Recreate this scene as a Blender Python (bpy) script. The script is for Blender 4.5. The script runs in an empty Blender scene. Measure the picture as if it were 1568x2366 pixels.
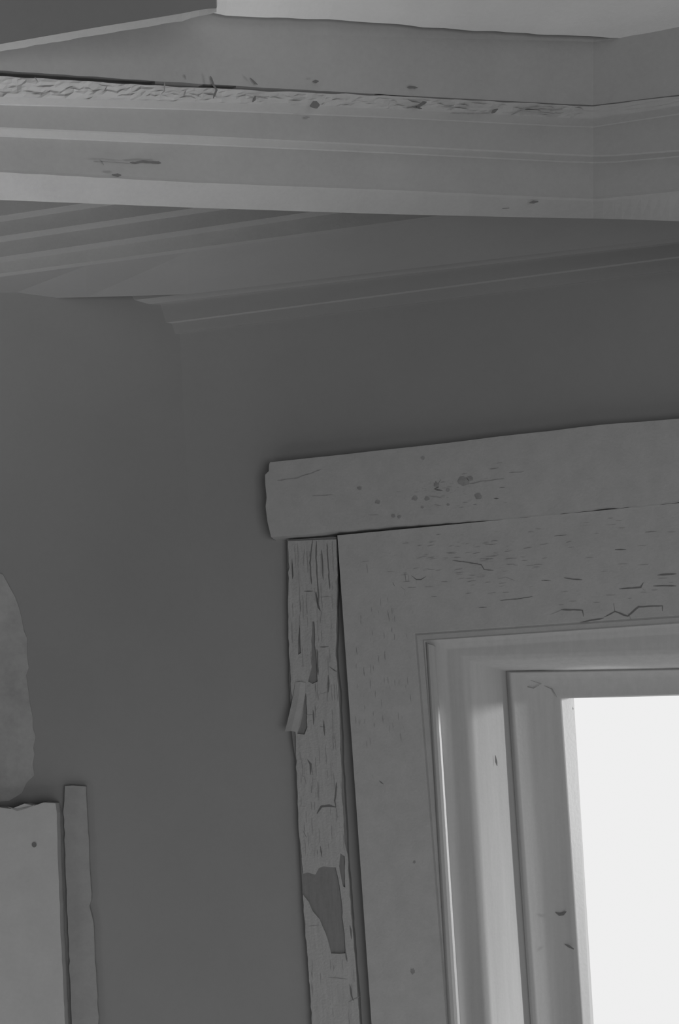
import bpy, bmesh, math, random
from mathutils import Vector, Matrix
from mathutils.geometry import tessellate_polygon
from mathutils import noise as mnoise
random.seed(7)
S = bpy.context.scene
COL = S.collection
W, H = 1568, 2366
F = 2600.0; PX, PY = 784.0, 1750.0
ROLL = math.radians(3.0)
CAM = Vector((0, 0, 1.7))

# ------------------------------------------------------------------ camera, world, lights
cd = bpy.data.cameras.new('camera'); cam = bpy.data.objects.new('camera', cd); COL.objects.link(cam)
cd.sensor_fit = 'VERTICAL'; cd.sensor_height = 36.0; cd.lens = F / H * 36.0
cd.shift_x = 0.0; cd.shift_y = (PY - H / 2) / H
cd.clip_start = 0.02
ca, sa = math.cos(ROLL), math.sin(ROLL)
RX = Vector((ca, 0, -sa)); UX = Vector((sa, 0, ca)); FX = Vector((0, 1, 0))
M4 = Matrix((RX, UX, -FX)).transposed().to_4x4(); M4.translation = CAM
cam.matrix_world = M4
S.camera = cam

wd = bpy.data.worlds.new('world'); S.world = wd; wd.use_nodes = True
wd.node_tree.nodes['Background'].inputs[0].default_value = (1, 1, 1, 1)
wd.node_tree.nodes['Background'].inputs[1].default_value = 0.93

def area(name, loc, target, power, size, size_y=None, spread=180, col=(1, 1, 1)):
    l = bpy.data.lights.new(name, 'AREA'); l.energy = power; l.color = col
    l.shape = 'RECTANGLE'; l.size = size; l.size_y = size_y or size; l.spread = math.radians(spread)
    o = bpy.data.objects.new(name, l); COL.objects.link(o)
    o.location = loc; o.rotation_euler = (Vector(target) - Vector(loc)).to_track_quat('-Z', 'Y').to_euler()
    return o
KEY = area('key_light', (2.1, 0.95, 1.30), (-1.35, 1.28, 2.62), 1.15, 0.22, spread=30)
UPL = area('low_left_window_light', (-1.1, 0.9, 1.0), (-0.75, 1.5, 2.55), 1.35, 0.4, spread=52)
LOW = area('left_window_glow', (-1.35, 1.0, 0.9), (-1.0, 2.0, 1.35), 0.22, 0.3, spread=60)
FILL = area('room_fill', (1.3, -2.1, 0.9), (0.3, 2.0, 1.5), 33.0, 1.8, 1.7)
BOUNCE = area('floor_bounce', (0.2, 0.7, 0.15), (0.2, 1.0, 2.9), 11.0, 3.0, 2.0)
sl = bpy.data.lights.new('daylight', 'SUN'); sl.energy = 2.8; sl.angle = math.radians(3.5)
SUN = bpy.data.objects.new('daylight', sl); COL.objects.link(SUN); SUN.location = (3, 3, 2)
_aw = math.radians(12); _t = math.radians(13)
_d = Vector((-math.cos(_aw), math.sin(_aw), 0)) * math.cos(_t) + Vector((-math.sin(_aw), -math.cos(_aw), 0)) * math.sin(_t) + Vector((0, 0, -.012))
SUN.rotation_euler = _d.to_track_quat('-Z', 'Y').to_euler()

S.view_settings.view_transform = 'Standard'; S.view_settings.look = 'None'
S.view_settings.exposure = 0.0; S.view_settings.gamma = 1.0
S.view_settings.use_curve_mapping = False

# ------------------------------------------------------------------ geometry helpers
def ray(px, py):
    u = (px - PX) / F; v = -(py - PY) / F
    return RX * u + UX * v + FX
def on(px, py, p, n):
    r = ray(px, py); t = (p - CAM).dot(n) / r.dot(n)
    return CAM + r * t
def line_at(tab, x):
    if x <= tab[0][0]: a, b = tab[0], tab[1]
    elif x >= tab[-1][0]: a, b = tab[-2], tab[-1]
    else:
        for a, b in zip(tab, tab[1:]):
            if a[0] <= x <= b[0]: break
    return a[1] + (b[1] - a[1]) * (x - a[0]) / (b[0] - a[0])

AA = math.radians(12); AB = math.radians(10); AL = math.radians(4)
dA = Vector((math.cos(AA), -math.sin(AA), 0)); nA = Vector((-math.sin(AA), -math.cos(AA), 0))
dB = Vector((math.cos(AB), math.sin(AB), 0)); nB = Vector((math.sin(AB), -math.cos(AB), 0))
dL = Vector((math.cos(AL), math.sin(AL), 0)); nL = Vector((math.sin(AL), -math.cos(AL), 0))
QA = Vector((0, 2.0, 0))
def onA(px, py, d=0.0): return on(px, py, QA + nA * d, nA)
PC = onA(437, 1200); PC.z = 0
def onL(px, py, d=0.0): return on(px, py, PC + nL * d, nL)
UPZ = Vector((0, 0, 1))

# ------------------------------------------------------------------ materials
def mat(name, col, rough=0.6, mottle=0.12, mscale=9.0, bump=0.15, bscale=120.0, streak=None, spec=0.3, crack=0.0):
    m = bpy.data.materials.new(name); m.use_nodes = True
    nt = m.node_tree; N = nt.nodes; L = nt.links; b = N['Principled BSDF']
    b.inputs['Roughness'].default_value = rough
    b.inputs['Specular IOR Level'].default_value = spec
    tc = N.new('ShaderNodeTexCoord'); mp = N.new('ShaderNodeMapping'); L.new(tc.outputs['Object'], mp.inputs[0])
    if streak: mp.inputs['Scale'].default_value = streak
    n1 = N.new('ShaderNodeTexNoise'); n1.inputs['Scale'].default_value = mscale; n1.inputs['Detail'].default_value = 7
    n1.inputs['Roughness'].default_value = 0.62
    L.new(mp.outputs[0], n1.inputs['Vector'])
    rp = N.new('ShaderNodeMapRange'); rp.inputs['From Min'].default_value = 0.3; rp.inputs['From Max'].default_value = 0.7
    rp.inputs['To Min'].default_value = 1 - mottle; rp.inputs['To Max'].default_value = 1 + mottle
    L.new(n1.outputs['Fac'], rp.inputs['Value'])
    n2 = N.new('ShaderNodeTexNoise'); n2.inputs['Scale'].default_value = bscale; n2.inputs['Detail'].default_value = 4
    L.new(tc.outputs['Object'], n2.inputs['Vector'])
    r2 = N.new('ShaderNodeMapRange'); r2.inputs['To Min'].default_value = 1 - mottle * .8; r2.inputs['To Max'].default_value = 1 + mottle * .8
    L.new(n2.outputs['Fac'], r2.inputs['Value'])
    mu = N.new('ShaderNodeMath'); mu.operation = 'MULTIPLY'; L.new(rp.outputs[0], mu.inputs[0]); L.new(r2.outputs[0], mu.inputs[1])
    vm = N.new('ShaderNodeVectorMath'); vm.operation = 'SCALE'; vm.inputs[0].default_value = (col, col, col)
    L.new(mu.outputs[0], vm.inputs['Scale']); L.new(vm.outputs[0], b.inputs['Base Color'])
    bp = N.new('ShaderNodeBump'); bp.inputs['Strength'].default_value = bump; bp.inputs['Distance'].default_value = 0.002
    L.new(n2.outputs['Fac'], bp.inputs['Height']); L.new(bp.outputs[0], b.inputs['Normal'])
    return m
M_wall = mat('wall_plaster', 0.305, .9, .03, 5, .1, 90)
M_dark = mat('dark_trim_paint', 0.31, .85, .03, 6, .1, 90, (1, 1, 6))
M_paint = mat('old_white_paint', 0.37, .7, .05, 10, .2, 160)
M_case = mat('casing_paint', 0.42, .75, .06, 30, .25, 220)
M_sash = mat('sash_paint', 0.42, .45, .05, 6, .1, 160, (14, 14, .8))
M_crk = mat('crack_dirt', 0.17, .9, .1, 40, .1, 100)
M_crk2 = mat('hairline_dirt', 0.29, .9, .2, 60, .1, 100)
M_wood = mat('bare_wood', 0.225, .9, .08, 20, .3, 140, (10, 10, 1))
M_peel = mat('peeling_paint', 0.40, .8, .09, 60, .5, 260, (2.5, 2.5, .35))
M_peel2 = mat('raised_flake_paint', 0.42, .8, .05, 40, .3, 200)
M_ceil = mat('ceiling_paint', 0.28, .9, .03, 5, .1, 90)
M_lboard = mat('left_board_paint', 0.48, .75, .05, 14, .2, 160)
M_slab = mat('soffit_board_uplit', 0.68, .7, .04, 8, .2, 160)  # paler than the other paint, in place of light from below
M_floor = mat('floor_boards', 0.22, .6, .1, 5, .1, 60, (1, 8, 1))
mg = bpy.data.materials.new('window_glass'); mg.use_nodes = True
nt = mg.node_tree; nt.nodes.clear()
o_ = nt.nodes.new('ShaderNodeOutputMaterial'); mx = nt.nodes.new('ShaderNodeMixShader')
tr = nt.nodes.new('ShaderNodeBsdfTransparent'); gl = nt.nodes.new('ShaderNodeBsdfGlossy'); gl.inputs['Roughness'].default_value = .03
lw = nt.nodes.new('ShaderNodeTexNoise'); lw.inputs['Scale'].default_value = 3
tr.inputs[0].default_value = (.97, .97, .97, 1)
mx.inputs[0].default_value = .008
nt.links.new(tr.outputs[0], mx.inputs[1]); nt.links.new(gl.outputs[0], mx.inputs[2]); nt.links.new(mx.outputs[0], o_.inputs[0])

# ------------------------------------------------------------------ object helpers
def tag(o, label=None, cat=None, kind=None, group=None):
    if label: o['label'] = label
    if cat: o['category'] = cat
    if kind: o['kind'] = kind
    if group: o['group'] = group
    return o
class MB:
    def __init__(self): self.v = []; self.f = []; self.m = []; self.s = []
    def add(self, vs, fs, mi=0, smooth=False):
        b = len(self.v); self.v += [Vector(v) for v in vs]
        for f in fs: self.f.append([b + i for i in f]); self.m.append(mi); self.s.append(smooth)
    def grid(self, rows, mi=0, close=False, smooth=False):
        n = len(rows[0]); vs = [p for r in rows for p in r]; fs = []
        R = len(rows)
        for i in range(R if close else R - 1):
            a = i * n; b = ((i + 1) % R) * n
            for j in range(n - 1): fs.append([a + j, a + j + 1, b + j + 1, b + j])
        self.add(vs, fs, mi, smooth)
        if close:
            self.add([r[0] for r in rows], [list(range(R))], mi)
            self.add([r[-1] for r in rows], [list(range(R))[::-1]], mi)
    def prism(self, pts, n, t, mi=0, holes=(), mis=None):
        """polygon pts (front face) extruded backwards along -n by t"""
        loops = [list(pts)] + [list(h) for h in holes]
        e1 = n.cross(UPZ).normalized(); e2 = e1.cross(n)
        L2 = [[Vector((p.dot(e1), p.dot(e2), 0)) for p in lp] for lp in loops]
        tri = tessellate_polygon(L2)
        flat = [p for lp in loops for p in lp]; N = len(flat)
        self.add(flat + [p - n * t for p in flat], [list(a) for a in tri] + [[N + a[2], N + a[1], N + a[0]] for a in tri], mi)
        k = 0; vs = flat + [p - n * t for p in flat]; fs = []
        for lp in loops:
            q = len(lp)
            for i in range(q):
                j = (i + 1) % q; fs.append([k + i, k + j, N + k + j, N + k + i])
            k += q
        self.add(vs, fs, mis if mis is not None else mi)
    def ribbon(self, pts, n, w, mi):
        """thin crack: tapered strip lying on the surface"""
        q = len(pts); L = []; R = []
        for i, p in enumerate(pts):
            a = pts[max(i - 1, 0)]; b = pts[min(i + 1, q - 1)]
            t = (b - a).normalized(); s = n.cross(t).normalized()
            ww = w * (0.25 if i in (0, q - 1) else 1.0) * random.uniform(.75, 1.25)
            L.append(p + s * ww * .5 + n * .0004); R.append(p - s * ww * .5 + n * .0004)
        self.add(L + R, [[i, i + 1, q + i + 1, q + i] for i in range(q - 1)], mi)
    def build(self, name, mats, parent=None, merge=True, bevel=0.0):
        me = bpy.data.meshes.new(name)
        me.from_pydata([tuple(v) for v in self.v], [], self.f)
        for m in (mats if isinstance(mats, (list, tuple)) else [mats]): me.materials.append(m)
        for p, mi, s in zip(me.polygons, self.m, self.s): p.material_index = mi; p.use_smooth = s
        if merge:
            bm = bmesh.new(); bm.from_mesh(me); bmesh.ops.remove_doubles(bm, verts=bm.verts, dist=1e-5)
            bmesh.ops.recalc_face_normals(bm, faces=bm.faces); bm.to_mesh(me); bm.free()
        o = bpy.data.objects.new(name, me); COL.objects.link(o)
        if parent: o.parent = parent; o.matrix_parent_inverse = parent.matrix_world.inverted()
        if bevel:
            md = o.modifiers.new('bevel', 'BEVEL'); md.width = bevel; md.segments = 3; md.limit_method = 'ANGLE'; md.angle_limit = math.radians(35)
        return o
def wobble(pts_px, step=14, amp=1.6, seed=0):
    """subdivide a pixel polyline and roughen it"""
    out = []
    for (a, b) in zip(pts_px, pts_px[1:]):
        d = math.hypot(b[0] - a[0], b[1] - a[1]); k = max(1, int(d / step))
        for i in range(k):
            t = i / k; x = a[0] + (b[0] - a[0]) * t; y = a[1] + (b[1] - a[1]) * t
            n1 = mnoise.noise(Vector((x * .06, y * .06, seed))); n2 = mnoise.noise(Vector((x * .06, y * .06, seed + 9.3)))
            out.append((x + n1 * amp * 2, y + n2 * amp * 2) if (i or out) else (x, y))
    out.append(pts_px[-1]); return out

ZC = 2.95   # ceiling
# ------------------------------------------------------------------ the room shell
XR = 2.3; XL = -2.4; YF = -2.4
def wpt(o, d, s, z): return Vector((o.x + d.x * s, o.y + d.y * s, z))
sE = (XR - PC.x) / dA.x
# window hole in wall_back, in wall coordinates (s from QA, z)
def sz(p): v = p - QA; return (v.dot(dA), p.z)
def A3(s, z, d=0.0): return Vector((QA.x, QA.y, 0)) + dA * s + nA * d + UPZ * z
s0, z1 = sz(onA(1060, 1500)); s1 = s0 + 1.15; z0 = z1 - 1.45
sc = (PC - QA).dot(dA); sr = sc + sE
mb = MB()
outer = [A3(sc, 0), A3(sr, 0), A3(sr, ZC), A3(sc, ZC)]
hole = [A3(s0, z0), A3(s0, z1), A3(s1, z1), A3(s1, z0)]
mb.prism(outer, nA, 0.14, 0, holes=[hole])
tag(mb.build('wall_back', [M_wall]), 'dark plain plaster wall around the window', 'wall', 'structure')
mb = MB(); lL = (PC.x - XL) / dL.x
mb.prism([PC + dL * -lL, PC.copy(), PC + UPZ * ZC, PC + dL * -lL + UPZ * ZC], nL, .14)
M_wallL = mat('wall_plaster_dimmed', 0.282, .9, .03, 5, .1, 90)  # same plaster, darkened to cancel lamp spill and hide the corner seam
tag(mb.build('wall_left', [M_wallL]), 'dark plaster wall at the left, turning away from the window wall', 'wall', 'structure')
yR = (PC + dA * sE).y; yL = (PC + dL * -lL).y
def quad_slab(name, pts, n, t, m, label, cat):
    b = MB(); b.prism([Vector(p) for p in pts], Vector(n), t); return tag(b.build(name, [m]), label, cat, 'structure')
quad_slab('wall_right', [(XR, YF, 0), (XR, yR, 0), (XR, yR, ZC), (XR, YF, ZC)], (-1, 0, 0), .1, M_wall, 'dark plaster wall on the right side of the room', 'wall')
quad_slab('wall_far_left', [(XL, YF, 0), (XL, yL, 0), (XL, yL, ZC), (XL, YF, ZC)], (1, 0, 0), .1, M_wall, 'dark plaster wall closing the room on the left', 'wall')
quad_slab('wall_front', [(XL, YF, 0), (XR, YF, 0), (XR, YF, ZC), (XL, YF, ZC)], (0, 1, 0), .1, M_wall, 'dark plaster wall behind the viewer', 'wall')
def poly_slab(name, z, t, m, label, cat):
    P = [Vector((XL, YF, z)), Vector((XR, YF, z)), Vector((XR, yR, z)), Vector((PC.x, PC.y, z)), Vector((XL, yL, z))]
    b = MB(); b.add(P + [p - UPZ * t for p in P], [[0, 1, 2, 3, 4], [9, 8, 7, 6, 5]] + [[i, (i + 1) % 5, 5 + (i + 1) % 5, 5 + i] for i in range(5)])
    return tag(b.build(name, [m]), label, cat, 'structure')
poly_slab('ceiling', ZC + .1, .1, M_ceil, 'plain ceiling above the boxed beam', 'ceiling')
poly_slab('floor', 0, .1, M_floor, 'plain wooden floor below the window', 'floor')

# ------------------------------------------------------------------ boxed beam with stacked mouldings (trim_1)
XS = [-1500, -1000, -500, -250, 0, 150, 300, 450, 600, 750, 900, 1050, 1200, 1320, 1370, 1420, 1568, 1900, 2300]
PB = on(1370, 460, Vector((0, 1.55, 0)), Vector((0, 1, 0))); PB.z = 0
def beam_row(tab, d, jit=0.0, seed=0, planeP=PB, xc=1370, nl=nB, nr=nA, xs=XS):
    """tab: (pixel x, pixel y) of one arris; points stand on the beam face offset outwards by d"""
    c = on(xc, line_at(tab, xc), planeP + nl * d, nl); out = []
    for x in xs:
        y = line_at(tab, x)
        if jit: y += jit * mnoise.noise(Vector((x * .02, seed, 1.7))) * 2
        out.append(on(x, y, planeP + nl * d, nl) if x <= xc else on(x, y, c, nr))
    return out
X6 = [0, 450, 900, 1300, 1370, 1420, 1568]
def T(*ys): return list(zip(X6, ys))
FX_ = sorted(set(XS + list(range(-60, 1600, 22))))
R0 = T(462, 480, 495, 504, 505, 506, 511)
R1 = T(400, 424, 441, 459, 462, 458, 443)
R2 = T(313, 332, 352, 372, 374, 373, 360)
R3 = T(297, 316, 338, 358, 361, 360, 349)
R4 = T(240, 252, 270, 290, 292, 284, 262)
R5 = T(224, 236, 252, 272, 275, 267, 246)
R6 = T(176, 203, 222, 243, 246, 240, 222)
R7 = T(163, 193, 219, 241, 244, 238, 220)
R8 = T(-120, -90, -40, 0, 10, 0, -40)
sh = lambda tab, k: [(x, y + k) for x, y in tab]
rows = [beam_row(R0, -.040, xs=FX_), beam_row(sh(R1, 4), -.003, .5, 1, xs=FX_), beam_row(sh(R1, -2), .001, .5, 1, xs=FX_), beam_row(sh(R1, -8), .001, xs=FX_),
        beam_row(sh(R2, 3), .004, xs=FX_), beam_row(R2, .005, xs=FX_), beam_row(sh(R3, 1), .016, xs=FX_), beam_row(sh(R3, -3), .017, xs=FX_),
        beam_row(sh(R4, 3), .020, xs=FX_), beam_row(R4, .021, xs=FX_), beam_row(R5, .034, xs=FX_)]
mb = MB(); mb.grid(rows, 0, smooth=False)
# broken, wrinkled plaster edge above the upper fillet
FZ = sorted(set(FX_ + list(range(-60, 1600, 11))))
def mixrow(k, n=7):
    t = k / n; tab = [(x, a * (1 - t) + c * t) for (x, a), (_, c) in zip(R5, R6)]
    r = beam_row(tab, .034 + .012 * t, 1.2 * (k > 0), 5 + k, xs=FZ); out = []
    for i, p in enumerate(r):
        e = mnoise.noise(Vector((FZ[i] * .035 + k * .22, k * .55, 2))) + .6 * mnoise.noise(Vector((FZ[i] * .11, k * .9, 7)))
        env = math.sin(math.pi * min(1, t)) + .15 if k else 0
        if FZ[i] > 1340: env *= .1
        out.append(p + nB * e * .0045 * env)
    return out
qz = [mixrow(k) for k in range(8)]
mb.grid(qz, 0)
q3 = qz[-1]
def groove(x): return .038 if x < 350 else (.044 if x < 460 else .040 if x < 540 or 870 < x < 945 else .045)
cols = [beam_row(sh(R6, -3), dd, xs=FZ) for dd in (.038, .044, .040, .045)]
q4 = [cols[{.038: 0, .044: 1, .040: 2, .045: 3}[groove(x)]][i] for i, x in enumerate(FZ)]
q5z = beam_row(R7, .045, .8, 3, xs=FZ)
mb.grid([q3, q4], 1); mb.grid([q4, q5z], 1)
q5 = q5z
# upper plain face, up to the ceiling board
q6 = beam_row(T(60, 75, 85, 95, 97, 90, 60), .051, xs=FZ); q7f = beam_row(R8, .062, xs=FX_); q7 = beam_row(R8, .062, xs=FZ)
mb.grid([q5, q6, q7], 0)
# back of the box
bk0 = [p - nB * .05 for p in rows[0]]; 
back_lo = [p - nB * .02 + UPZ * .03 for p in rows[0]]; back_hi = [Vector((p.x, p.y, q7f[i].z)) for i, p in enumerate(back_lo)]
mb.grid([rows[0], back_lo, back_hi, q7f], 0)
def bpx(px, py, d):   # point on the beam's left-hand face
    return on(px, py, PB + nB * d, nB)
def crackB(pts, d, w=.002, m=1): mb.ribbon([bpx(x, y, d) for x, y in wobble(pts, 6, .8, pts[0][0])], nB, w, m)
# cracks, chips in the broken edge
for pts, w in [([(577, 180), (590, 192), (595, 196)], .003), ([(486, 176), (492, 196), (500, 208), (492, 228)], .003),
               ([(590, 222), (583, 236)], .005), ([(590, 222), (618, 228)], .002), ([(430, 208), (424, 222), (440, 224), (452, 228)], .002),
               ([(380, 190), (380, 210), (372, 218)], .0016), ([(248, 198), (240, 212)], .0016), ([(424, 172), (430, 184)], .002),
               ([(960, 248), (985, 236)], .004), ([(950, 246), (975, 252)], .0025), ([(1135, 262), (1150, 252)], .004), ([(1040, 262), (1130, 262)], .002),
               ([(0, 212), (20, 215)], .0018), ([(60, 212), (105, 216)], .0012), ([(80, 178), (88, 190)], .002), ([(215, 374), (260, 374), (300, 378)], .0012),
               ([(300, 376), (312, 377), (330, 374), (372, 377)], .0035), ([(230, 368), (240, 382)], .002), ([(258, 404), (280, 405)], .004),
               ([(940, 202), (965, 203)], .003), ([(1200, 256), (1280, 262)], .0016), ([(1180, 266), (1215, 250), (1300, 254)], .002)]:
    crackB(pts, .047 if pts[0][1] > 195 and pts[0][1] < 270 else (.0495 if pts[0][1] < 200 else .0055), w, 2 if w < .0022 else 1)
crackB([(716, 246), (726, 243), (738, 243)], .047, .008, 1)
crackB([(722, 189), (736, 188)], .0495, .005, 1)
crackB([(700, 272), (716, 271)], .025, .003, 2)
c_ = lambda x, y, d: on(x, y, PB + nB * d, nB)
mb.ribbon([c_(1222, 469, -.004), c_(1232, 467, -.003), c_(1243, 466, -.003)], nB, .005, 1)
mb.ribbon([c_(1160, 482, -.018), c_(1176, 481, -.018)], nB, .003, 1)
beam = mb.build('trim_1', [M_paint, M_crk, M_crk2], merge=True)
tag(beam, 'painted boxed beam with stacked mouldings and a cracked upper edge, crossing below the ceiling', 'beam', 'structure')

# ------------------------------------------------------------------ upper soffit board (trim_2) and its dark neighbour (trim_3)
U_lo = [(440, 27), (490, 30), (520, 36), (750, 45), (900, 55), (1100, 72), (1300, 80), (1568, 96)]
xsU = [440, 490] + list(range(520, 1600, 24)) + [1900, 2300]
def urow(dy, d, jit=0.0, sd=0):
    return [on(x, line_at(U_lo, x) + dy + (jit * 2 * mnoise.noise(Vector((x * .018, sd, .3)))), PB + nB * d, nB) for x in xsU]
mb = MB()
a0 = urow(7, .034); a1 = urow(0, .064, 1.6, 2); 
a2 = [p + nB * .35 + UPZ * .0 for p in a1]
a3 = [p + UPZ * .06 for p in a2]; a4 = [p + UPZ * .06 for p in a1]
mb.grid([a1, a2, a3, a4], 0, close=True)
sd = tag(mb.build('trim_2', [M_slab]), 'soffit board paled to look lit from below, with ragged edge at the very top right', 'soffit board', 'structure')
cpt = on(490, 22, PB + nB * .185, nB)
def upA(x, y, d=0.0): return on(x, y, cpt + nA * d, nA)
SL_lo = [(-400, 186), (0, 119), (230, 80), (330, 64), (420, 48), (500, 28)]
SL_hi = [(-400, 165), (0, 102), (230, 62), (330, 46), (420, 31), (470, 21), (500, 19)]
xsL = [-700] + list(range(-400, 501, 20))
mb = MB()
l0 = [upA(x, line_at(SL_lo, x) + mnoise.noise(Vector((x * .03, 2, 0))) * 3, 0) for x in xsL]
l1 = [upA(x, line_at(SL_hi, x), .014) for x in xsL]
l2 = [p + UPZ * .06 for p in l1]; l3 = [p + UPZ * .07 - nA * .014 for p in l0]
mb.grid([l0, l1, l2, l3], 0, close=True)
for f in range(len(mb.f)): pass
tag(mb.build('trim_3', [M_paint, M_ceil]), 'narrow pale fillet rising to the corner of the soffit board', 'fillet', 'structure')
mb = MB()
d0 = [p + UPZ * .0 + nA * .004 for p in l1]; d0 = [upA(x, line_at(SL_hi, x), .018) for x in xsL]
d1 = [p + UPZ * .12 for p in d0]; d2 = [p - nA * .02 for p in d1]; d3 = [p + UPZ * .004 - nA * .003 for p in d0]
mb.grid([d0, d1, d2, d3], 0, close=True)
tag(mb.build('trim_4', [M_ceil]), 'dark upper panel in the top left corner above the narrow fillet', 'panel', 'structure')

# ------------------------------------------------------------------ crown moulding along the window wall (trim_5)
xsC = [-1500, -500, -250, 0, 200, 435, 640, 960, 1250, 1568, 2000]
def crow(tab, d): return [onA(x, line_at(tab, x), d) for x in xsC]
def C(y0, k): return [(0, y0), (1000, y0 + 1000 * k)]
mb = MB()
C0 = [(0, 632), (960, 505), (1568, 425)]
cr = [crow([(0, 690), (400, 684), (640, 656), (1568, 549)], .06),
      crow([(0, 640), (960, 513), (1568, 433)], .158), crow(C0, .162),
      crow(C(607, -.146), .164), crow(C(594, -.146), .186),
      crow(C(560, -.146), .186), crow(C(546, -.146), .208),
      crow(C(513, -.152), .208), crow(C(499, -.152), .232), crow(C(430, -.15), .235)]
mb.grid(cr[:3], 1); mb.grid(cr[2:], 0)
top = [Vector((p.x, p.y, p.z)) - nA * .23 for p in cr[-1]]
mb.grid([cr[-1], top], 0)
tag(mb.build('trim_5', [M_paint, M_dark]), 'stepped crown moulding of pale fillets under the boxed beam, fading right', 'crown moulding', 'structure')
# frieze board with faint beads, below the crown
mb = MB()
xf = [290, 437, 640, 960, 1250, 1568, 2000]
def fr(tab, d): return [onA(x, line_at(tab, x), d * .72) for x in xf]
K = lambda a, b: [(640, a), (1568, b)]
fr_rows = [fr(K(742, 625), .0), fr(K(741, 624), .003), fr(K(716, 596), .005), fr(K(712, 592), .009), fr(K(672, 563), .012),
           fr(K(668, 559), .02), fr(K(655, 548), .03), fr(K(640, 530), .032), fr(K(560, 440), .034), fr(K(560, 440), .0)]
mb.grid(fr_rows, 0, close=True)
tag(mb.build('trim_6', [M_dark]), 'dark frieze board with faint beads below the crown moulding', 'frieze', 'structure')

# ------------------------------------------------------------------ the window
win = bpy.data.objects.new('window_1', None); COL.objects.link(win)
win.location = A3((s0 + s1) / 2, z0); bpy.context.view_layer.update()
tag(win, 'window with peeling painted casing and open sky through its pane', 'window', 'structure')
S_R = s1  # right-hand edge of the opening; everything mirrors about the centre
sm = None
def ring(tl, bl, tr, d, zb_off):
    """one rectangular ring of the window: traced top-left corner, left side and head, closed to the right and below"""
    a = sz(onA(tl[0], tl[1], d)); b = sz(onA(bl[0], bl[1], d)); c = sz(onA(tr[0], tr[1], d))
    zb = z0 + zb_off
    ks = (b[0] - a[0]) / (b[1] - a[1]); sb = a[0] + ks * (zb - a[1])
    sR = s1 + (s0 - a[0]); kz = (c[1] - a[1]) / (c[0] - a[0]); zr = a[1] + kz * (sR - a[0])
    return [A3(sb, zb, d), A3(a[0], a[1], d), A3(sR, zr, d), A3(sR, zb, d)]
def ringmesh(rings, mats, name, parent, mi=0, smooth=False, sub=1):
    b = MB()
    vs = [p for r in rings for p in r]; fs = []
    for i in range(len(rings) - 1):
        for j in range(4):
            fs.append([i * 4 + j, i * 4 + (j + 1) % 4, (i + 1) * 4 + (j + 1) % 4, (i + 1) * 4 + j])
    b.add(vs, fs, mi, smooth); return b
# flat casing board: outer ring -> inner ring
CT = .024
r_out = ring((779, 1237), (858, 2366), (1560, 1163), CT, -.1)
r_outb = ring((779, 1237), (858, 2366), (1560, 1163), 0.0, -.1)
# force outer ring wall side
r_in = ring((976, 1478), (1046, 2366), (1568, 1437), CT, 0)
r_g1 = ring((955, 1462), (1030, 2366), (1568, 1420), CT, 0)
r_g2 = ring((958, 1464), (1032, 2366), (1568, 1422), CT - .002, 0)
r_g3 = ring((963, 1468), (1036, 2366), (1568, 1427), CT, 0)
b = ringmesh([r_outb, r_out, r_g1, r_g2, r_g3, r_in], None, '', None)
def cA(pts, d, w, m=1, amp=.8, st=6):
    b.ribbon([onA(x, y, d) for x, y in wobble(pts, st, amp, pts[0][0] * .13)], nA, w, m)
HC = [([(1295, 1409), (1345, 1410), (1348, 1425)], .0024), ([(1395, 1426), (1420, 1413), (1450, 1424), (1475, 1402), (1530, 1400), (1530, 1412)], .0024),
      ([(1420, 1413), (1417, 1394)], .0018), ([(1450, 1417), (1458, 1432)], .0014), ([(1340, 1438), (1395, 1428)], .0022), ([(1430, 1361), (1480, 1357), (1486, 1346)], .0024),
      ([(1480, 1357), (1490, 1365)], .001), ([(1508, 1354), (1562, 1354)], .0022), ([(1518, 1329), (1562, 1326)], .0026), ([(1420, 1270), (1446, 1270)], .0022),
      ([(1302, 1335), (1345, 1340)], .0018), ([(1250, 1341), (1272, 1342)], .0014), ([(1155, 1388), (1190, 1385), (1230, 1378)], .0014), ([(1105, 1404), (1125, 1403)], .0014),
      ([(1280, 1239), (1308, 1236)], .0014), ([(1340, 1216), (1358, 1213)], .0012), ([(1490, 1230), (1516, 1228)], .0014), ([(1540, 1229), (1560, 1229)], .0012),
      ([(950, 1330), (962, 1340), (972, 1340), (984, 1332)], .0016), ([(962, 1340), (961, 1350)], .001), ([(1045, 1295), (1085, 1300), (1112, 1305), (1118, 1316), (1140, 1318)], .0014),
      ([(1150, 1338), (1168, 1334), (1190, 1342)], .001), ([(907, 1346), (911, 1354)], .002), ([(926, 1356), (936, 1364)], .0014), ([(1270, 1420), (1300, 1408)], .001)]
for pts, w in HC: cA(pts, CT, w, 1 if w > .0012 else 2, .6, 10)
for _ in range(190):      # fine craquelure spreading along the head board and the stile, running with the grain
    if random.random() < .68:
        x = random.gauss(1090, 85); y = random.gauss(1290, 38)
        if x < 800 or x > 1560 or y < 1215 or y > 1425: continue
        l = random.uniform(5, 22); cA([(x, y), (x + l, y - l * .09 + random.uniform(-2, 2))], CT, random.uniform(.0006, .0012), 2, .5, 5)
    else:
        x = random.uniform(820, 955); y = random.uniform(1300, 1720)
        l = random.uniform(6, 24); cA([(x, y), (x + l * .07 + random.uniform(-1, 1), y + l)], CT, random.uniform(.0005, .0011), 2, .5, 5)
for _ in range(26):
    x = random.uniform(1180, 1560); y = random.uniform(1195, 1400); l = random.uniform(8, 24)
    if y < 1215 - (x - 1000) * .06: continue
    cA([(x, y), (x + l, y - l * .04)], CT, random.uniform(.0005, .001), 2, .5, 5)
cA([(876, 1804), (886, 1812)], CT, .0022, 1); cA([(860, 1790), (862, 1799)], CT, .0012, 2)
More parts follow.
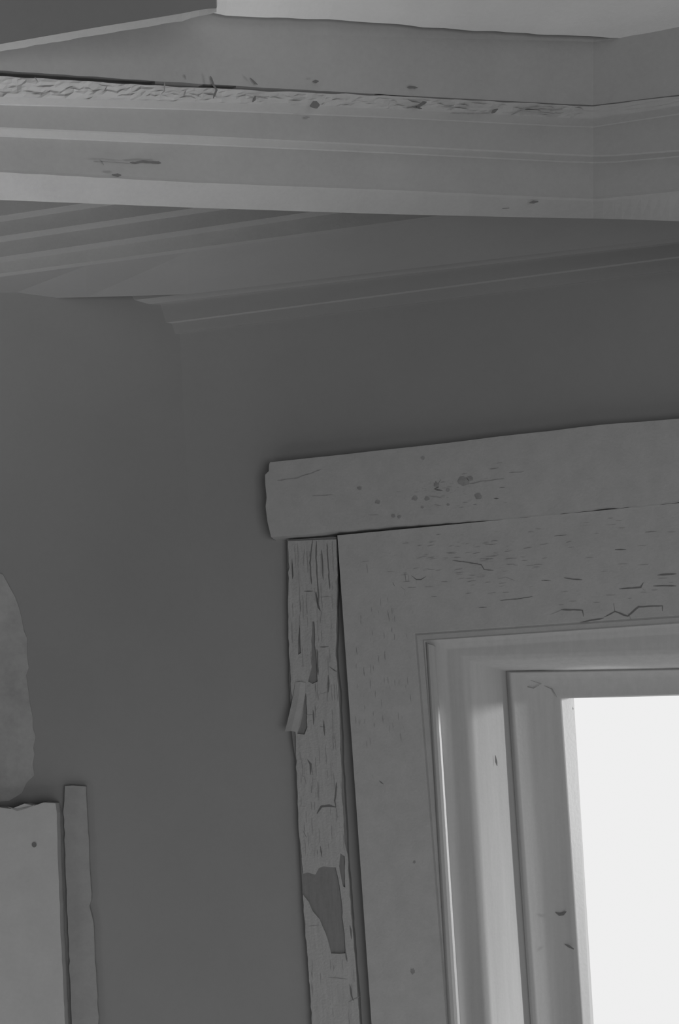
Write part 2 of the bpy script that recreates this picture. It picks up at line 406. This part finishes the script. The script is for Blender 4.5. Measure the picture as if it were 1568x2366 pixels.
# grubby spot on the stile
def blot(cx, cy, rx, ry, d, mi, n=14):
    ps = []
    for k in range(n):
        a = 2 * math.pi * k / n; r = 1 + .6 * mnoise.noise(Vector((math.cos(a) * 2, math.sin(a) * 2, cx)))
        ps.append(onA(cx + rx * r * math.cos(a), cy + ry * r * math.sin(a), d + .0005))
    b.add(ps, [list(range(n))], mi)
blot(953, 2245, 5, 6, CT, 2); blot(957, 1992, 3, 3, CT, 2)
casing = b.build('casing', [M_case, M_crk, M_crk2], win)
tag(casing, 'flat crazed casing board')
# head cap board, overhanging
b = MB(); CD = .036
cap_px = [(624, 1068), (800, 1049), (1010, 1026), (1200, 1003), (1400, 980), (1568, 967), (2300, 882)]
low_px = [(2300, 1090), (1568, 1157), (1480, 1168), (1400, 1172), (1300, 1184), (1200, 1194), (1060, 1204), (900, 1215), (779, 1227), (700, 1236), (626, 1241)]
lef_px = [(626, 1241), (618, 1205), (614, 1170), (616, 1150), (612, 1120), (612, 1096), (620, 1088), (621, 1074), (624, 1068)]
poly = wobble(cap_px, 60, 1.0, 1) + wobble(low_px, 16, 1.1, 4) + wobble(lef_px, 20, 1.2, 2)[1:-1]
sM = s1 + (s0 - sz(onA(626, 1200, CD))[0])
pp = []
for x, y in poly:
    p = onA(x, y, CD); s, z = sz(p)
    pp.append(A3(min(s, sM), z, CD))
b.prism(pp, nA, CD)
for pts, w in [([(640, 1110), (690, 1104), (742, 1084)], .0014), ([(720, 1146), (770, 1144)], .001), ([(1006, 1112), (1012, 1124), (1004, 1130), (1022, 1134)], .0026),
               ([(1012, 1118), (1018, 1108)], .002), ([(1080, 1118), (1115, 1112), (1165, 1106)], .0014), ([(1130, 1084), (1152, 1081)], .0014), ([(1175, 1092), (1210, 1090)], .0012),
               ([(990, 1146), (1020, 1150)], .0014), ([(1140, 1152), (1152, 1152)], .002), ([(850, 1190), (875, 1190)], .001)]: cA(pts, CD, w, 1 if w > .0015 else 2)
for x, y, r in [(1070, 1112, 11), (1104, 1146, 7), (958, 1151, 6), (986, 1152, 5), (976, 1058, 4), (908, 1192, 4), (922, 1194, 4), (872, 1160, 5), (830, 1128, 4), (1008, 1120, 5), (1034, 1132, 4), (1085, 1106, 6), (975, 1172, 3), (1035, 1166, 3)]:
    blot(x, y, r * 1.2, r, CD, 2, 12)
for _ in range(70):
    x = random.gauss(1020, 70); y = random.gauss(1140, 28) - (x - 1020) * .1
    if 1070 < y < 1185: l = random.uniform(3, 14); cA([(x, y), (x + l, y - l * .1)], CD, random.uniform(.0005, .0012), 2, .5, 5)
cap = b.build('head_board', [M_case, M_crk, M_crk2], win, bevel=0.0)
tag(cap, 'overhanging head board with ragged lower edge')

# moulded inner edge: bead, flat stop, splayed jamb
def R(tlx, tly, blx, trY, d, off=0.0): return ring((tlx, tly), (blx, 2366), (1568, trY), d, off)
def vprof(cols, name, m, label=None):
    """vertical moulding from traced edges (top x, top y, bottom x, offset)"""
    mbv = MB(); rr = []
    for tx, ty, bx, d in cols:
        p = onA(tx, ty, d); q = onA(bx, 2366, d); e = p + (q - p) * 1.7; rr.append([p + (e - p) * (k / 6) for k in range(7)])
    mbv.grid(rr, 0, close=True, smooth=False); o = mbv.build(name, [m], win)
    if label: tag(o, label)
    return o
vprof([(984, 1484, 1036, .012), (984, 1484, 1036, CT + .003), (986, 1486, 1039, CT + .006), (989, 1488, 1042, CT + .0075), (996, 1490, 1050, CT + .0068), (1002, 1492, 1057, CT + .0048), (1006, 1495, 1062, CT + .001), (1006, 1495, 1062, .012)],
      'bead', M_sash, 'rounded upright bead catching the light')
b = ringmesh([R(976, 1478, 1046, 1437, CT), R(979, 1480, 1048, 1439, CT + .0015), R(982, 1481, 1050, 1441, CT), R(1006, 1490, 1064, 1447, .014), R(1035, 1502, 1092, 1466, .011), R(1062, 1513, 1116, 1488, .008), R(1078, 1522, 1131, 1504, .002),
              R(1088, 1529, 1140, 1513, -.008), R(1098, 1534, 1150, 1520, -.018), R(1172, 1552, 1229, 1546, -.087), R(1172, 1552, 1229, 1546, -.139)], None, '', None, smooth=True)
b.s[-4:] = [False] * 4
b.ribbon([onA(x, y, -.045) for x, y in [(1144, 1745), (1146, 1760), (1148, 1770)]], nA, .003, 1)
b.build('jamb', [M_sash, M_crk2], win)
# sash
b = ringmesh([R(1160, 1546, 1217, 1540, -.110), R(1172, 1552, 1229, 1546, -.075), R(1184, 1557, 1244, 1550, -.082), R(1200, 1563, 1260, 1556, -.0905), R(1222, 1574, 1280, 1568, -.0985), R(1250, 1588, 1306, 1582, -.1045),
              R(1280, 1605, 1333, 1598, -.108), R(1292, 1612, 1344, 1604, -.109), R(1297, 1614, 1348, 1605, -.112)], None, '', None, smooth=True)
b2 = ringmesh([R(1297, 1614, 1348, 1605, -.112), R(1325, 1611, 1371, 1605.5, -.135)], None, '', None)
b.add(b2.v, b2.f, 0)
for pts, w in [([(1283, 2108), (1292, 2113), (1300, 2112), (1308, 2106)], .006), ([(1305, 2182), (1315, 2187), (1325, 2193)], .006), ([(1270, 2160), (1268, 2210), (1262, 2260)], .001)]:
    b.ribbon([onA(x, y, -.1025) for x, y in pts], nA, w, 1)
b.ribbon([onA(x, y, -.0915) for x, y in [(1196, 1590), (1188, 1620), (1182, 1640)]], nA, .0014, 2)
b.ribbon([onA(x, y, -.097) for x, y in [(1200, 1568), (1215, 1586), (1232, 1590), (1250, 1580), (1225, 1572)]], nA, .0018, 2)
b.ribbon([onA(x, y, -.1025) for x, y in [(1256, 1584), (1275, 1592), (1287, 1612)]], nA, .0016, 2)
sash = b.build('sash', [M_sash, M_crk, M_crk2], win)
# putty chips against the pane
b = MB()
for pts in [[(1319, 1625), (1322, 1638), (1318, 1648)], [(1332, 1842), (1330, 1872), (1334, 1905), (1338, 1950)], [(1350, 2110), (1354, 2142)], [(1341, 2150), (1339, 2160)]]:
    b.ribbon([onA(x, y, -.132) for x, y in pts], nA, .004, 0)
b.build('putty', [M_crk2], sash)
g = R(1325, 1611, 1371, 1605.5, -.134); b = MB(); b.add(g + [p - nA * .003 for p in g], [[0, 1, 2, 3], [7, 6, 5, 4], [0, 4, 5, 1], [1, 5, 6, 2], [2, 6, 7, 3], [3, 7, 4, 0]])
b.build('pane', [mg], sash)

# ------------------------------------------------------------------ peeling side board left of the casing
b = MB(); SD = .016
Lf = [(663, 1247), (665, 1400), (668, 1560), (673, 1690), (683, 1760), (689, 1900), (697, 2040), (700, 2100), (710, 2220), (716, 2300), (720, 2366), (745, 2900)]
Rt = [(777, 1240), (781, 1340), (779, 1430), (777, 1480), (779, 1550), (785, 1600), (791, 1760), (799, 1900), (803, 1990), (812, 2100), (822, 2230), (832, 2366), (872, 2900)]
poly = wobble(Lf, 20, 1.0, 3) + wobble(Rt[::-1], 20, 1.4, 6)
b.prism([onA(x, y, SD) for x, y in poly], nA, SD)
board = b.build('side_board', [M_wood])
tag(board, 'narrow upright board with cracked peeling paint and a curling flake beside the window casing', 'board')
b = MB(); PD = SD + .003
Lp = [(665, 1250), (667, 1310), (665, 1400), (667, 1500), (672, 1580), (674, 1622), (683, 1700), (684, 1760), (687, 1830), (690, 1920), (697, 1990), (700, 2018), (712, 2016), (728, 2020),
      (736, 2006), (746, 2002), (775, 2004), (781, 2030), (788, 2070), (792, 2120), (797, 2180), (799, 2204), (784, 2204), (765, 2202), (757, 2170), (745, 2140), (738, 2125), (722, 2105), (712, 2085), (699, 2066),
      (702, 2105), (706, 2150), (712, 2240), (717, 2300), (720, 2366), (745, 2900)]
Rp = [(777, 1246), (779, 1300), (778, 1400), (775, 1500), (778, 1560), (783, 1620), (786, 1730), (791, 1850), (797, 1950), (803, 1975), (806, 2040), (811, 2110), (820, 2220), (831, 2366), (872, 2900)]
poly = wobble(Lp, 12, 1.2, 3) + wobble(Rp[::-1], 14, 1.2, 8)
def hole(pts): return [onA(x, y, PD) for x, y in wobble(pts + [pts[0]], 12, .8, pts[0][0])[:-1]]
holes = [hole([(721, 1436), (726, 1436), (727, 1490), (732, 1530), (733, 1575), (722, 1580), (712, 1574), (719, 1540), (719, 1480)]),
         hole([(706, 1600), (709, 1650), (709, 1680), (703, 1697), (686, 1696), (697, 1660), (702, 1620)]),
         hole([(691, 1440), (693, 1480), (695, 1508), (689, 1512), (688, 1480)]),
         hole([(730, 1366), (738, 1405), (741, 1412), (733, 1404), (727, 1370)]),
         hole([(786, 1972), (796, 1978), (797, 2050), (792, 2048), (783, 2000)]),
         hole([(674, 1288), (678, 1330), (676, 1338), (673, 1310)])]
b.prism([onA(x, y, PD) for x, y in poly], nA, .0032, 0, holes=holes)
VC = [([(722, 1248), (716, 1300), (720, 1350)], .003), ([(731, 1250), (730, 1290), (735, 1370), (736, 1400)], .0028), ([(743, 1270), (747, 1340)], .0025), ([(755, 1255), (760, 1330), (762, 1362)], .0025),
      ([(768, 1250), (770, 1320)], .002), ([(702, 1366), (724, 1366)], .0024), ([(736, 1380), (765, 1378)], .0012), ([(738, 1495), (760, 1494)], .0024), ([(760, 1496), (762, 1530)], .002), ([(732, 1500), (735, 1560)], .003),
      ([(760, 1540), (772, 1548), (778, 1552)], .0025), ([(758, 1560), (758, 1600)], .0035), ([(735, 1605), (760, 1598)], .001), ([(704, 1652), (725, 1651)], .0015), ([(723, 1640), (724, 1675)], .003), ([(748, 1665), (750, 1700)], .003),
      ([(738, 1678), (750, 1680)], .0025), ([(710, 1755), (718, 1766), (717, 1790)], .004), ([(694, 1790), (704, 1796), (707, 1812)], .0016), ([(720, 1815), (720, 1832)], .003), ([(696, 1840), (696, 1862)], .0018), ([(692, 1862), (707, 1864)], .0016),
      ([(732, 1880), (742, 1864), (760, 1862), (776, 1865)], .0048), ([(776, 1865), (774, 1850), (777, 1808)], .004), ([(776, 1865), (780, 1890)], .002), ([(700, 1920), (708, 1935)], .0025), ([(740, 1955), (744, 1980)], .003),
      ([(808, 2138), (812, 2170)], .003), ([(808, 2275), (812, 2300), (816, 2312)], .004), ([(803, 2316), (833, 2302)], .0014), ([(758, 2258), (800, 2262)], .0018), ([(768, 2330), (770, 2350)], .0012), ([(720, 2270), (722, 2300)], .0018),
      ([(797, 2195), (802, 2222)], .0028), ([(712, 2140), (738, 2138)], .0014), ([(690, 1320), (694, 1420)], .001), ([(742, 1412), (740, 1440)], .0022), ([(765, 1580), (768, 1620)], .0012), ([(767, 1640), (770, 1690)], .0018)]
for pts, w in VC: cA(pts, PD, w * .8, 1 if w > .0022 else 2, .8, 9)
for _ in range(110):
    t = random.random() ** 1.3; y = 1255 + t * 1090; xl = line_at([(q, p) for p, q in Lf], y) + 6; xr = line_at([(q, p) for p, q in Rt], y) - 5
    x = random.uniform(xl, xr); l = random.uniform(8, 50) * (1.2 - .6 * t)
    if 2000 < y + l and y < 2210: continue
    cA([(x, y), (x + l * .04, y + l)], PD, random.uniform(.0006, .0014), 2, .7, 6)
pl = b.build('paint_layer', [M_peel, M_crk, M_crk2], board)
tag(pl, 'cracked peeling pale paint')
# curling flake, hinged at its top and hanging away from the board
b = MB(); rws = []
for k in range(9):
    t = k / 8; xl = 682 - 24 * t ** 1.2; xr = 706 - 20 * t ** 1.5; y = 1575 + 114 * t; d = PD + .001 + .013 * t ** 1.6
    rws.append([onA(xl, y + 1, d), onA((xl + xr) / 2, y, d + .0012), onA(xr, y + 3, d)])
back = [[p - nA * .0012 for p in r] for r in rws]
b.grid(rws); b.grid(back); b.grid([rws[-1], back[-1]]); b.grid([[r[0] for r in rws], [r[0] for r in back]]); b.grid([[r[-1] for r in rws], [r[-1] for r in back]])
fl = b.build('paint_flake', [M_peel2], board); tag(fl, 'loose curling paint flake')

# ------------------------------------------------------------------ casing and corner board on the left wall
def prismL(name, px, d, t, mats, label, cat, seed=1, extra=None, kind='structure', st=18, amp=1.0):
    b = MB(); b.prism([onL(x, y, d) for x, y in wobble(px + [px[0]], st, amp, seed)[:-1]], nL, t)
    if extra: extra(b)
    o = b.build(name, mats); return tag(o, label, cat, kind)
def spot(b):
    n = 16; b.add([onL(79 + 5.5 * math.cos(6.283 * k / n), 1952 + 6 * math.sin(6.283 * k / n), .0475) for k in range(n)], [list(range(n))], 1)
    b.ribbon([onL(x, y, .047) for x, y in [(18, 1864), (40, 1872), (62, 1866), (80, 1860)]], nL, .003, 2)
prismL('wide_board', [(-160, 1862), (-60, 1866), (0, 1866), (25, 1868), (55, 1857), (80, 1862), (100, 1855), (128, 1856), (131, 1880), (134, 2000), (142, 2200), (150, 2366), (168, 2900), (-160, 2900)],
       0.046, .044, [M_lboard, M_crk, M_crk2], 'wide pale painted board with a dark nail spot in the lower left corner', 'board', 3, spot, kind=None)
prismL('narrow_strip', [(150, 1816), (198, 1816), (202, 1900), (208, 2010), (211, 2080), (207, 2092), (216, 2130), (220, 2220), (228, 2366), (244, 2900), (184, 2900), (166, 2366), (151, 1990), (147, 1860), (148, 1852)],
       .012, .011, [mat('left_strip_paint', .33, .8, .07, 30, .2, 150)], 'narrow worn grey strip just right of the wide pale board at lower left', 'strip', 5, kind=None, st=16, amp=1.4)
prismL('trim_7', [(-160, 1290), (-60, 1300), (6, 1330), (34, 1380), (50, 1430), (58, 1480), (66, 1600), (78, 1700), (74, 1790), (48, 1830), (20, 1852), (-160, 1860)],
       .0012, .0012, [mat('left_plaster', .37, .9, .14, 14, .2, 120)], 'uneven pale plaster patch above the board at the left edge', 'plaster', 9, st=20, amp=4)
